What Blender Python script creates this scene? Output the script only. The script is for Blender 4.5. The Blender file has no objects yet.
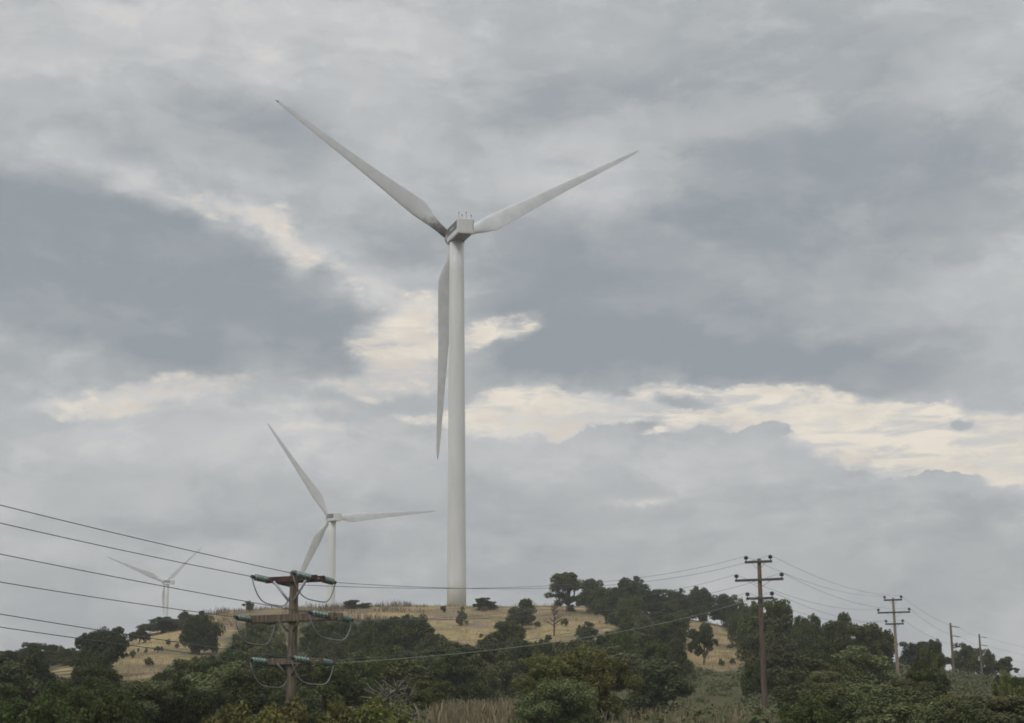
import bpy, bmesh, math, random
import numpy as np
from mathutils import Vector, Matrix, noise as mnoise

scene = bpy.context.scene
COL = scene.collection
PI = math.pi
R = math.radians

# ------------------------------------------------------------------ camera
F = 1500.0                                  # focal length in pixels of the 1024 wide picture
PITCH = math.atan(338.5 / F)
EYE = Vector((0.0, 0.0, 1.6))
cd = bpy.data.cameras.new('camera'); cam = bpy.data.objects.new('camera', cd); COL.objects.link(cam)
ROLL = R(.45)                               # the phone was held a touch off level
cam.location = EYE
cam.rotation_euler = (Matrix.Rotation(PI / 2 + PITCH, 3, 'X') @ Matrix.Rotation(-ROLL, 3, 'Z')).to_euler()
cd.sensor_width = 36; cd.lens = 36 * F / 1024; cd.clip_start = 0.1; cd.clip_end = 20000
scene.camera = cam
CP, SP = math.cos(PITCH), math.sin(PITCH)
CR, SR = math.cos(ROLL), math.sin(ROLL)

def at(px, row, y):
    """a place in the world: the bearing read off the photo, taken to the distance y (metres ahead)"""
    u, w = (px - 512) / F, (row - 361.5) / F
    a, b = u * CR - w * SR, -(w * CR + u * SR)
    d = Vector((a, CP - b * SP, SP + b * CP))
    return EYE + d * (y / d.y)

def proj(p):
    x, y, z = p[0], p[1], p[2] - 1.6
    d = y * CP + z * SP
    a, b = F * x / d, -F * (-y * SP + z * CP) / d
    return 512 + a * CR + b * SR, 361.5 + b * CR - a * SR

def azel(px, row):
    v = (at(px, row, 1) - EYE).normalized()
    return math.degrees(math.atan2(v.x, v.y)), math.degrees(math.asin(v.z))

# ------------------------------------------------------------------ exposure and render
scene.view_settings.view_transform = 'Standard'
scene.view_settings.look = 'None'
scene.view_settings.gamma = 1.0
scene.view_settings.exposure = 0.0
scene.view_settings.use_curve_mapping = False
scene.render.engine = 'CYCLES'
scene.cycles.filter_width = 1.75
scene.cycles.volume_bounces = 0
scene.cycles.max_bounces = 6
scene.cycles.diffuse_bounces = 2

# ------------------------------------------------------------------ node helpers
class NT:
    def __init__(s, tree): s.t = tree; s.n = tree.nodes; s.l = tree.links
    def new(s, kind, **kw):
        n = s.n.new(kind)
        for k, v in kw.items(): setattr(n, k, v)
        return n
    def put(s, sock, v):
        if v is None: return
        if isinstance(v, bpy.types.NodeSocket): s.l.new(v, sock)
        else: sock.default_value = v
    def math(s, op, a, b=None, c=None, clamp=False):
        n = s.new('ShaderNodeMath', operation=op, use_clamp=clamp)
        s.put(n.inputs[0], a); s.put(n.inputs[1], b); s.put(n.inputs[2], c)
        return n.outputs[0]
    def noise(s, vec, scale, detail=5, rough=.55, dist=0.0, dim='3D'):
        n = s.new('ShaderNodeTexNoise', noise_dimensions=dim)
        s.put(n.inputs['Vector'], vec); n.inputs['Scale'].default_value = scale
        n.inputs['Detail'].default_value = detail; n.inputs['Roughness'].default_value = rough
        n.inputs['Distortion'].default_value = dist
        return n.outputs['Fac']
    def smooth(s, v, a, b, c=0.0, d=1.0):
        n = s.new('ShaderNodeMapRange', interpolation_type='SMOOTHSTEP')
        s.put(n.inputs[0], v); s.put(n.inputs[1], a); s.put(n.inputs[2], b); s.put(n.inputs[3], c); s.put(n.inputs[4], d)
        return n.outputs[0]
    def mix(s, f, a, b):
        n = s.new('ShaderNodeMix', data_type='RGBA')
        s.put(n.inputs[0], f); s.put(n.inputs[6], a); s.put(n.inputs[7], b)
        return n.outputs[2]
    def ramp(s, f, stops):
        n = s.new('ShaderNodeValToRGB'); e = n.color_ramp.elements
        e[0].position, e[0].color = stops[0]; e[1].position, e[1].color = stops[-1]
        for p, c in stops[1:-1]:
            k = e.new(p); k.color = c
        s.put(n.inputs[0], f); return n.outputs[0]

def lin(r, g, b):
    f = lambda v: (v / 255 / 12.92) if v / 255 <= .04045 else ((v / 255 + .055) / 1.055) ** 2.4
    return (f(r), f(g), f(b), 1.0)

# ------------------------------------------------------------------ sky
SUN_EL, SUN_AZ = 48.0, 215.0                # azimuth clockwise from straight ahead: behind the camera, a little to its left
world = bpy.data.worlds.new("World"); scene.world = world; world.use_nodes = True
W = NT(world.node_tree); W.n.clear()
SKY_STRENGTH = 0.1
C0, C1, C2, C3, C4 = (146, 154, 161), (161, 167, 172), (182, 186, 188), (201, 202, 204), (226, 222, 217)
SHEET = [(120, 275, 300, 105, 10, -.50, .62), (330, 335, 80, 45, 0, -.16, .3), (235, 135, 190, 55, 0, -.28, .3), (100, 130, 90, 40, 0, -.1, .1),
         (740, 300, 350, 125, 3, -.40, .4), (610, 350, 170, 46, 0, -.22, .4), (850, 365, 200, 48, 5, -.20, .4), (570, 245, 160, 70, 0, -.18, .2),
         (395, 240, 100, 45, 10, -.22, .1), (830, 180, 320, 85, 0, -.30, .3), (560, 105, 190, 60, 0, -.22, .2), (800, 60, 300, 70, 0, -.18, .2),
         (240, 30, 330, 95, 0, .20, .1), (1000, 40, 110, 40, 0, .12, .1), (60, 60, 160, 60, 0, .04, .1), (920, 300, 190, 40, -6, .30, .0), (830, 225, 170, 22, -8, .12, .0),
         (560, 195, 130, 32, 0, .12, .1), (370, 150, 110, 100, 0, .14, .1), (200, 205, 160, 26, 14, .26, .1), (330, 280, 90, 60, 40, .2, .0),
         (660, 470, 260, 40, 2, .14, .1), (640, 500, 90, 14, 0, .15, .0), (280, 535, 400, 36, 0, -.14, .1), (780, 570, 480, 60, 0, -.06, .1),
         (150, 440, 330, 46, 2, .16, .1), (330, 470, 160, 26, 0, .1, .1), (540, 310, 60, 30, 0, -.15, .1), (500, 375, 60, 20, 0, -.2, .1), (545, 355, 100, 34, 0, -.3, .3)]
GAPS = [(225, 208, 130, 18, 10, .5, .0), (300, 245, 90, 28, 38, .48, .0), (360, 300, 55, 36, 30, .42, .0), (395, 345, 70, 46, -10, 1.05, .3), (420, 305, 60, 22, 0, .6, .1), (500, 325, 85, 24, -8, .95, .1),
        (170, 388, 160, 20, -7, .85, .0), (80, 402, 90, 16, 0, .6, .0), (380, 382, 110, 20, 0, .75, .0), (300, 405, 120, 18, 0, .4, .0), (430, 420, 90, 14, 0, .5, .0),
        (520, 414, 95, 32, -2, 1.0, .5), (660, 407, 210, 28, 1, 1.0, .5), (800, 412, 160, 36, 7, 1.05, .5), (930, 442, 180, 44, 7, 1.1, .5), (1050, 460, 120, 46, 4, 1.0, .5),
        (640, 500, 60, 8, 0, .32, .0), (330, 432, 130, 12, 0, .4, .0),
        (690, 405, 66, 12, 6, -1.4, .2), (752, 446, 56, 14, -22, -1.8, .3), (605, 426, 56, 13, -14, -1.4, .2), (972, 431, 22, 13, 0, -1.3, .2), (720, 425, 70, 8, 0, -.6, .1),
        (925, 479, 110, 9, 2, -1.5, .2), (772, 430, 20, 12, 0, -1.3, .2), (560, 405, 50, 6, 4, -.5, .0), (870, 410, 20, 6, 0, -.5, .1), (1000, 490, 60, 10, 4, -.6, .2)]
def build_sky():
    out = W.new('ShaderNodeOutputWorld'); bg = W.new('ShaderNodeBackground')
    bg.inputs['Strength'].default_value = SKY_STRENGTH
    W.l.new(bg.outputs[0], out.inputs[0])
    nis = W.new('ShaderNodeTexSky', sky_type='NISHITA', sun_disc=False)
    nis.sun_elevation = R(SUN_EL); nis.sun_rotation = R(SUN_AZ); nis.dust_density = 2.0
    tc = W.new('ShaderNodeTexCoord'); gen = tc.outputs['Generated']
    sep = W.new('ShaderNodeSeparateXYZ'); W.l.new(gen, sep.inputs[0])
    az = W.math('MULTIPLY', W.math('ARCTAN2', sep.outputs[0], sep.outputs[1]), 180 / PI)
    zc = W.math('MINIMUM', W.math('MAXIMUM', sep.outputs[2], -1.0), 1.0)
    el = W.math('MULTIPLY', W.math('ARCSINE', zc), 180 / PI)
    # cloud plane coordinates: clouds flatten towards the horizon
    zz = W.math('ADD', W.math('MAXIMUM', sep.outputs[2], 0.0), 0.16)
    cx = W.math('DIVIDE', sep.outputs[0], zz); cy = W.math('DIVIDE', sep.outputs[1], zz)
    cc = W.new('ShaderNodeCombineXYZ'); W.put(cc.inputs[0], cx); W.put(cc.inputs[1], cy)
    plane = cc.outputs[0]
    # domain warp in degrees
    st = W.new('ShaderNodeMapping'); W.l.new(gen, st.inputs[0]); st.inputs['Scale'].default_value = (1, 1, 1.7)
    def warpn(off, scale, detail):
        m = W.new('ShaderNodeMapping'); W.l.new(st.outputs[0], m.inputs[0]); m.inputs['Location'].default_value = off
        return W.math('SUBTRACT', W.noise(m.outputs[0], scale, detail, .6), .5)
    wx = W.math('MULTIPLY', warpn((3, 1, 2), 12, 7), 4.6)
    wy = W.math('MULTIPLY', warpn((7, 5, 9), 12, 7), 3.0)
    cc2 = W.new('ShaderNodeCombineXYZ')
    W.put(cc2.inputs[0], W.math('ADD', az, wx)); W.put(cc2.inputs[1], W.math('ADD', el, wy))
    pos = cc2.outputs[0]
    def blob(acc, px, row, a, b, rot, amp, inner=.2):
        A, E_ = azel(px, row)
        k = 180 / PI / F * .97
        m = W.new('ShaderNodeMapping', vector_type='TEXTURE'); W.l.new(pos, m.inputs[0])
        m.inputs['Location'].default_value = (A, E_, 0)
        m.inputs['Rotation'].default_value = (0, 0, -R(rot))
        m.inputs['Scale'].default_value = (a * k, b * k, 1)
        ln = W.new('ShaderNodeVectorMath', operation='LENGTH'); W.l.new(m.outputs[0], ln.inputs[0])
        v = W.smooth(ln.outputs['Value'], inner, 1.0, amp, 0.0)
        return v if acc is None else W.math('ADD', acc, v)
    g = None
    for b in GAPS: g = blob(g, *b)
    gl = W.smooth(g, .0, .7)
    # brightness of the cloud sheet ------------------------------ (px,row) centres are bearings; rot positive = falls to the right
    v = None
    for b in SHEET: v = blob(v, *b)
    sm = W.new('ShaderNodeMapping'); W.l.new(gen, sm.inputs[0]); sm.inputs['Scale'].default_value = (1, 1, 2.2); sm.inputs['Rotation'].default_value = (0, R(6), 0)
    sv = sm.outputs[0]
    n0 = W.math('SUBTRACT', W.noise(sv, 5.5, 9, .56, .5), .5)
    n2 = W.math('SUBTRACT', W.noise(sv, 17, 9, .6, .5), .5)
    e1 = W.smooth(W.noise(sv, 8, 10, .6, .25), .47, .56, -.5, .5)      # banks with a defined edge
    v = W.math('ADD', v, W.math('MULTIPLY', n0, .66))
    v = W.math('ADD', v, W.math('MULTIPLY', n2, .44))
    v = W.math('ADD', v, W.math('MULTIPLY', e1, .15))
    e2 = W.smooth(W.noise(sv, 19, 10, .62, .3), .48, .58, -.5, .5)
    v = W.math('ADD', v, W.math('MULTIPLY', e2, .08))
    v = W.math('ADD', v, W.math('MULTIPLY', gl, .3))
    v = W.math('ADD', v, .56, clamp=True)
    cloud = W.ramp(v, [(0, lin(*C0)), (.25, lin(*C1)), (.5, lin(*C2)), (.75, lin(*C3)), (1, lin(*C4))])
    # bright gaps where the pale evening sky shows through -------
    mp = W.new('ShaderNodeMapping'); W.l.new(gen, mp.inputs[0]); mp.inputs['Scale'].default_value = (1, 1, 2.4); mp.inputs['Rotation'].default_value = (0, R(-5), 0)
    gn = W.math('SUBTRACT', W.noise(mp.outputs[0], 24, 10, .6, .5), .5)
    gn2 = W.math('SUBTRACT', W.noise(mp.outputs[0], 70, 8, .6, .3), .5)
    gg = W.math('ADD', g, W.math('MULTIPLY', W.math('ADD', W.math('MULTIPLY', gn, 2.8), W.math('MULTIPLY', gn2, 2.0)), W.smooth(g, .0, .5)))
    gap = W.smooth(gg, .05, 1.05)
    ws = W.new('ShaderNodeMapping'); W.l.new(gen, ws.inputs[0]); ws.inputs['Scale'].default_value = (1, 1, 4.5); ws.inputs['Rotation'].default_value = (0, R(3), 0)
    wisp = W.smooth(W.noise(ws.outputs[0], 22, 9, .62, .6), .44, .64, 0.0, .85)
    gap = W.math('MULTIPLY', gap, W.math('SUBTRACT', 1.0, wisp))
    front = W.smooth(sep.outputs[1], .3, .75)
    gap = W.math('MULTIPLY', gap, front)
    creamv = W.smooth(W.noise(mp.outputs[0], 14, 7, .6), .35, .65)
    cream = W.mix(creamv, lin(221, 212, 201), lin(247, 237, 220))
    # overcast is brighter high up and behind the camera
    hi = W.smooth(sep.outputs[2], .42, .95, 1.0, 1.9)
    back = W.smooth(sep.outputs[1], .2, -.8, 1.0, 1.25)
    k = W.math('MULTIPLY', hi, back)
    col = W.mix(gap, cloud, cream)
    sc = W.new('ShaderNodeVectorMath', operation='SCALE'); W.l.new(col, sc.inputs[0]); W.put(sc.inputs['Scale'], W.math('MULTIPLY', k, 1 / SKY_STRENGTH))
    fin = W.mix(.98, nis.outputs[0], sc.outputs[0])
    W.l.new(fin, bg.inputs['Color'])
build_sky()

sun_d = bpy.data.lights.new('sun', 'SUN'); sun_d.energy = 1.05; sun_d.angle = R(14); sun_d.color = (1, .96, .9)
sun = bpy.data.objects.new('sun', sun_d); COL.objects.link(sun)
_s = Vector((math.sin(R(SUN_AZ)) * math.cos(R(SUN_EL)), math.cos(R(SUN_AZ)) * math.cos(R(SUN_EL)), math.sin(R(SUN_EL))))
sun.rotation_euler = _s.to_track_quat('Z', 'Y').to_euler()

# ------------------------------------------------------------------ object helpers
def tag(o, label=None, cat=None, group=None, kind=None):
    if label: o['label'] = label
    if cat: o['category'] = cat
    if group: o['group'] = group
    if kind: o['kind'] = kind
    return o

def empty(name, loc=(0, 0, 0)):
    o = bpy.data.objects.new(name, None); COL.objects.link(o); o.location = loc; o.empty_display_size = .5
    return o

def link_mesh(name, me, mat=None, parent=None):
    o = bpy.data.objects.new(name, me); COL.objects.link(o)
    if mat is not None and not me.materials: me.materials.append(mat)
    if parent is not None: o.parent = parent
    return o

class MB:
    def __init__(s): s.v = []; s.f = []; s.smooth = []
    def add(s, vs, fs, sm=False):
        o = len(s.v); s.v += [tuple(p) for p in vs]
        for f in fs: s.f.append(tuple(i + o for i in f)); s.smooth.append(sm)
    def tube(s, pts, rad, n=8, cap=True):
        pts = [Vector(p) for p in pts]; m = len(pts)
        rad = rad if isinstance(rad, (list, tuple)) else [rad] * m
        vs = []; up = Vector((0, 0, 1)); last = None
        for i, p in enumerate(pts):
            d = (pts[min(i + 1, m - 1)] - pts[max(i - 1, 0)]).normalized()
            if last is None:
                a = d.cross(up if abs(d.z) < .95 else Vector((1, 0, 0))).normalized()
            else:
                a = (last - d * last.dot(d)).normalized()
            last = a; b = d.cross(a)
            for k in range(n):
                t = 2 * PI * k / n; vs.append(p + (a * math.cos(t) + b * math.sin(t)) * rad[i])
        fs = [(i * n + k, i * n + (k + 1) % n, (i + 1) * n + (k + 1) % n, (i + 1) * n + k) for i in range(m - 1) for k in range(n)]
        s.add(vs, fs, True)
        if cap:
            o = len(s.v)
            s.f.append(tuple(range(o - n, o))); s.smooth.append(False)
            s.f.append(tuple(reversed(range(o - m * n, o - m * n + n)))); s.smooth.append(False)
    def box(s, c, ax, ay, az, hx, hy, hz, bev=0.0):
        c = Vector(c); bm = bmesh.new(); bmesh.ops.create_cube(bm, size=2)
        for v in bm.verts: v.co = Vector((v.co.x * hx, v.co.y * hy, v.co.z * hz))
        if bev: bmesh.ops.bevel(bm, geom=list(bm.edges), offset=bev, segments=3, affect='EDGES', profile=.5)
        bm.verts.ensure_lookup_table()
        vs = [c + ax * v.co.x + ay * v.co.y + az * v.co.z for v in bm.verts]
        fs = [tuple(v.index for v in f.verts) for f in bm.faces]
        s.add(vs, fs, False); bm.free()
    def build(s, name, mat, parent=None):
        me = bpy.data.meshes.new(name); me.from_pydata(s.v, [], s.f); me.update()
        me.polygons.foreach_set('use_smooth', s.smooth)
        return link_mesh(name, me, mat, parent)

def material(name, base, rough=.8, spec=.3, noise_cols=None, scale=5, coord='Object', bump=0, bscale=30, metallic=0, stretch=None, **kw):
    m = bpy.data.materials.new(name); m.use_nodes = True; T = NT(m.node_tree)
    p = T.n['Principled BSDF']; p.inputs['Base Color'].default_value = (*base, 1); p.inputs['Roughness'].default_value = rough
    p.inputs['Specular IOR Level'].default_value = spec; p.inputs['Metallic'].default_value = metallic
    tc = T.new('ShaderNodeTexCoord'); co = tc.outputs[coord]
    if stretch:
        mp = T.new('ShaderNodeMapping'); T.l.new(co, mp.inputs[0]); mp.inputs['Scale'].default_value = stretch; co = mp.outputs[0]
    if noise_cols:
        f = T.smooth(T.noise(co, scale, 6, .6), .3, .7)
        T.l.new(T.mix(f, (*noise_cols[0], 1), (*noise_cols[1], 1)), p.inputs['Base Color'])
    if bump:
        b = T.new('ShaderNodeBump'); b.inputs['Strength'].default_value = bump; b.inputs['Distance'].default_value = .02
        T.l.new(T.noise(co, bscale, 5), b.inputs['Height']); T.l.new(b.outputs[0], p.inputs['Normal'])
    return m

M_wood = material('creosote wood', (.16, .1, .07), .85, .2, ((.10, .065, .045), (.21, .14, .10)), 3, bump=.6, bscale=12, stretch=(6, 6, .6))
M_wood_pale = material('weathered wood', (.22, .18, .14), .9, .2, ((.085, .07, .052), (.2, .165, .125)), 3, bump=.6, bscale=12, stretch=(6, 6, .6))
M_wood_tan = material('tan weathered wood', (.28, .23, .17), .9, .2, ((.19, .15, .115), (.34, .28, .21)), 3, bump=.6, bscale=12, stretch=(6, 6, .6))
M_wood_red = material('reddish wood', (.13, .09, .075), .9, .2, ((.075, .052, .044), (.16, .115, .09)), 2, bump=.6, bscale=12, stretch=(6, 6, .5))
M_arm_red = material('red brown crossarm', (.1, .05, .04), .8, .2, ((.045, .032, .03), (.12, .06, .045)), 6, bump=.5)
M_arm_dark = material('dark steel crossarm', (.07, .065, .065), .7, .4, ((.05, .045, .045), (.09, .08, .075)), 6)
M_galv = material('galvanised steel', (.42, .43, .46), .55, .5, ((.33, .34, .37), (.46, .47, .5)), 9)
M_teal = material('green toughened glass', (.2, .32, .28), .2, .5, ((.08, .14, .12), (.30, .38, .34)), 16)
M_teal.node_tree.nodes['Principled BSDF'].inputs['Transmission Weight'].default_value = .3
M_cap = material('dark iron cap', (.035, .035, .035), .6, .4, ((.025, .025, .028), (.05, .045, .045)), 20)
M_pin = material('brown porcelain', (.05, .04, .045), .3, .5, ((.04, .032, .035), (.07, .055, .06)), 20)
M_wire = material('weathered conductor', (.10, .105, .115), .6, .4, ((.085, .09, .1), (.12, .125, .135)), 3)
M_greenwire = material('pale green coated wire', (.2, .26, .2), .6, .3, ((.16, .22, .16), (.24, .3, .23)), 3)
M_jump = material('jumper cable', (.22, .22, .22), .6, .4, ((.18, .18, .19), (.3, .3, .3)), 3)
M_bark = material('bark', (.09, .075, .06), .9, .2, ((.06, .05, .04), (.15, .125, .1)), 4, bump=.5)
M_deadbark = material('bare reddish twigs', (.12, .08, .06), .9, .2, ((.09, .06, .05), (.16, .11, .09)), 4)

# ------------------------------------------------------------------ terrain
SK = [(-60, 700), (0, 684), (50, 676), (100, 656), (140, 641), (180, 621), (215, 612), (245, 607), (300, 606.5), (450, 605.5), (600, 606), (660, 612), (710, 622), (770, 636), (830, 652), (900, 668), (960, 682), (1030, 694), (1100, 699)]
HX = [at(p, r, 300).x for p, r in SK]; HZ = [at(p, r, 300).z for p, r in SK]
SY = [0, 70, 90, 110, 130, 150, 175, 200, 225, 250, 275, 300, 330, 370, 450, 600, 900, 1500]
SV = [0, 0, .015, .04, .08, .13, .22, .32, .45, .61, .80, .97, 1.07, 1.05, .9, .6, .25, 0]
def interp(v, X, Y):
    if v <= X[0]: return Y[0]
    for i in range(1, len(X)):
        if v <= X[i]:
            t = (v - X[i - 1]) / (X[i] - X[i - 1]); return Y[i - 1] + (Y[i] - Y[i - 1]) * t
    return Y[-1]
def ground(x, y):
    s = interp(y, SY, SV)
    h = sum(interp(x + d, HX, HZ) for d in (-6, -2, 2, 6)) / 4
    z = s * (h + .3)
    rough = min(1, max(0, (y - 60) / 60)) * (1 if y < 500 else .4)
    z += (mnoise.fractal(Vector((x * .03, y * .03, 3.1)), 1.0, 2.0, 4) * .9) * rough * min(1, .25 + abs(y - 300) / 200)
    z -= 4.5 * math.exp(-((x + 9) / 16) ** 2 - ((y - 44) / 17) ** 2)          # gully round the near pole
    z += .45 * math.exp(-((x + 1) / 9) ** 2 - ((y - 78) / 12) ** 2)
    z -= .7 * math.exp(-((y - 24) / 12) ** 2) if y > 6 else 0
    return z

def axis(lo, hi, step, far, g=1.22):
    a = list(np.arange(lo, hi + .1, step)); s = step
    b = hi
    while b < far: s *= g; b += s; a.append(min(b, far))
    s = step; b = lo
    while b > -far: s *= g; b -= s; a.insert(0, max(b, -far))
    return a
GX = axis(-150, 150, 2.5, 1580); GY = axis(-20, 400, 2.5, 1580)
# open ground that stays free of trees (bearings)
OPEN = [
 [(103, 652), (140, 636), (172, 625), (183, 617), (215, 610), (248, 606), (240, 622), (226, 642), (212, 656), (172, 662), (160, 669), (142, 682), (125, 684), (118, 672)],
 [(240, 600), (430, 600), (430, 619), (330, 621), (300, 618), (240, 620)],
 [(266, 640), (285, 637), (285, 647), (266, 647)],
 [(418, 600), (505, 600), (505, 625), (490, 634), (478, 648), (455, 641), (436, 634), (428, 622)],
 [(515, 600), (612, 600), (618, 625), (600, 634), (585, 640), (545, 644), (520, 640), (512, 625)],
 [(686, 622), (712, 620), (726, 634), (742, 646), (747, 654), (740, 667), (722, 674), (708, 664), (688, 670)],
 [(56, 666), (74, 664), (74, 681), (56, 682)], [(0, 676), (22, 672), (22, 684), (0, 686)],
 [(452, 704), (470, 697), (492, 695), (512, 701), (522, 723), (446, 723)],
 [(600, 702), (745, 698), (760, 723), (590, 723)], [(640, 688), (700, 680), (715, 690), (650, 700)],
]
def inside(p, poly):
    x, y = p; c = False; n = len(poly); j = n - 1
    for i in range(n):
        xi, yi = poly[i]; xj, yj = poly[j]
        if (yi > y) != (yj > y) and x < (xj - xi) * (y - yi) / (yj - yi) + xi: c = not c
        j = i
    return c
def openness(x, y, z):
    if y < 100: return 0.0
    q = proj((x, y, z)); k = 0
    for dx, dy in ((0, 0), (9, 0), (-9, 0), (0, 4), (0, -4)):
        k += any(inside((q[0] + dx, q[1] + dy), P) for P in OPEN[:-3])
    return k / 5
def build_ground():
    vs = [(x, y, ground(x, y)) for y in GY for x in GX]; nx = len(GX)
    fs = [(j * nx + i, j * nx + i + 1, (j + 1) * nx + i + 1, (j + 1) * nx + i) for j in range(len(GY) - 1) for i in range(nx - 1)]
    m = bpy.data.materials.new('dry hillside'); m.use_nodes = True; T = NT(m.node_tree); p = T.n['Principled BSDF']
    p.inputs['Roughness'].default_value = .95; p.inputs['Specular IOR Level'].default_value = .1
    co = T.new('ShaderNodeTexCoord').outputs['Object']
    big = T.smooth(T.noise(co, .06, 7, .65, .8), .42, .62)
    straw = T.mix(T.noise(co, .35, 6, .7), (.26, .195, .09, 1), (.46, .355, .18, 1))
    olive = T.mix(T.noise(co, .5, 6, .7), (.12, .105, .055, 1), (.22, .18, .10, 1))
    earth = T.mix(T.noise(co, .6, 6, .7), (.16, .11, .08, 1), (.32, .245, .18, 1))
    c = T.mix(big, straw, olive)
    e = T.smooth(T.noise(co, .075, 8, .7, 1.2), .50, .62)
    c = T.mix(e, c, earth)
    # straw field on the crest stays open; scrubby brown cover along the crest to its left
    fine = T.smooth(T.noise(co, 1.6, 5, .7), .5, .7, 0.0, .55)
    c = T.mix(fine, c, (.10, .085, .05, 1))
    at_ = T.new('ShaderNodeAttribute'); at_.attribute_name = 'straw'
    litter = T.mix(T.noise(co, .8, 6, .7), (.04, .045, .018, 1), (.14, .125, .065, 1))
    of = T.smooth(T.math('ADD', at_.outputs['Fac'], T.math('MULTIPLY', T.math('SUBTRACT', T.noise(co, .15, 6, .7), .5), .9)), .25, .6)
    nb = T.smooth(T.noise(co, .09, 6, .7), .56, .64, 0.0, .6)
    dull = T.mix(T.noise(co, .9, 6, .7), (.09, .075, .05, 1), (.2, .165, .115, 1))
    c = T.mix(of, T.mix(nb, litter, dull), c)
    T.l.new(c, p.inputs['Base Color'])
    b = T.new('ShaderNodeBump'); b.inputs['Strength'].default_value = .8; b.inputs['Distance'].default_value = .3
    T.l.new(T.noise(co, 1.2, 8, .7), b.inputs['Height']); T.l.new(b.outputs[0], p.inputs['Normal'])
    me = bpy.data.meshes.new('ground'); me.from_pydata(vs, [], fs); me.update()
    me.polygons.foreach_set('use_smooth', [True] * len(fs))
    at_ = me.attributes.new('straw', 'FLOAT', 'POINT'); at_.data.foreach_set('value', [openness(*v) if -160 < v[0] < 160 and v[1] < 420 else .5 for v in vs])
    tag(link_mesh('hillside_ground', me, m), kind='structure')
build_ground()

# ------------------------------------------------------------------ haze
def build_haze():
    b = MB(); b.box((0, 0, 62), Vector((1, 0, 0)), Vector((0, 1, 0)), Vector((0, 0, 1)), 1600, 1600, 84)
    m = bpy.data.materials.new('air haze'); m.use_nodes = True; T = NT(m.node_tree); T.n.clear()
    o = T.new('ShaderNodeOutputMaterial'); v = T.new('ShaderNodeVolumePrincipled')
    v.inputs['Color'].default_value = (.97, .97, .96, 1); v.inputs['Density'].default_value = HAZE; v.inputs['Anisotropy'].default_value = 0
    T.l.new(v.outputs[0], o.inputs['Volume'])
    tag(b.build('haze', m), kind='stuff')
HAZE = .00035
build_haze()

# ------------------------------------------------------------------ wind turbines
M_white = material('white turbine paint', (.66, .66, .65), .45, .4, ((.60, .60, .59), (.70, .70, .69)), .35, stretch=(1, 1, .15))
M_blade = material('pale grey blade paint', (.62, .63, .64), .4, .4, ((.56, .57, .58), (.66, .67, .68)), .4)
M_panel = material('dark grey side panel', (.10, .12, .13), .5, .4, ((.08, .095, .1), (.13, .15, .155)), 1.5)
M_hub = material('grey hub', (.33, .35, .36), .5, .4, ((.28, .3, .31), (.38, .4, .41)), 1)
M_under = material('nacelle underside', (.09, .095, .095), .6, .3, ((.07, .075, .075), (.12, .125, .125)), 1)  # dark base colour carries the shade beneath the nacelle
def oily(origin):
    """blade paint with an oil stain running out from the root: a stain fixed to the blade"""
    m = bpy.data.materials.new('oil stained blade paint'); m.use_nodes = True; T = NT(m.node_tree); p = T.n['Principled BSDF']
    p.inputs['Roughness'].default_value = .4
    co = T.new('ShaderNodeTexCoord').outputs['Object']
    d = T.new('ShaderNodeVectorMath', operation='DISTANCE'); T.l.new(co, d.inputs[0]); d.inputs[1].default_value = origin
    r = T.math('ADD', d.outputs['Value'], T.math('MULTIPLY', T.noise(co, .6, 6, .7), 9.0))
    paint = T.mix(T.noise(co, .4, 5), (.50, .51, .52, 1), (.66, .67, .68, 1))
    f = T.smooth(r, 7.0, 13.0)
    T.l.new(T.mix(f, (.06, .04, .035, 1), paint), p.inputs['Base Color'])
    return m
M_tip = material('dark blade tip', (.07, .07, .075), .5)

def airfoil(n=20):
    P = []
    for i in range(n):
        t = 2 * PI * i / n
        x = .5 * (1 - math.cos(t))                       # 0 leading edge at i=0, trailing edge at i=n/2
        y = (1 if t < PI else -1) * 5 * .2 * (.2969 * math.sqrt(max(x, 0)) - .126 * x - .3516 * x * x + .2843 * x ** 3 - .1036 * x ** 4)
        P.append((x - .32, y))
    return P
AF = airfoil()
BL = [(0, 1.9, 1.0, 14), (.02, 1.9, 1.0, 14), (.05, 2.1, .9, 14), (.09, 2.7, .62, 13), (.13, 3.3, .42, 12), (.18, 3.65, .3, 11), (.24, 3.45, .25, 9.5), (.32, 3.0, .22, 7.5),
      (.42, 2.5, .2, 5.5), (.54, 2.0, .18, 4), (.66, 1.6, .17, 2.8), (.78, 1.25, .16, 1.8), (.88, .95, .15, 1), (.95, .68, .15, .5), (.985, .42, .15, 0), (1.0, .12, .15, 0)]
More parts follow.
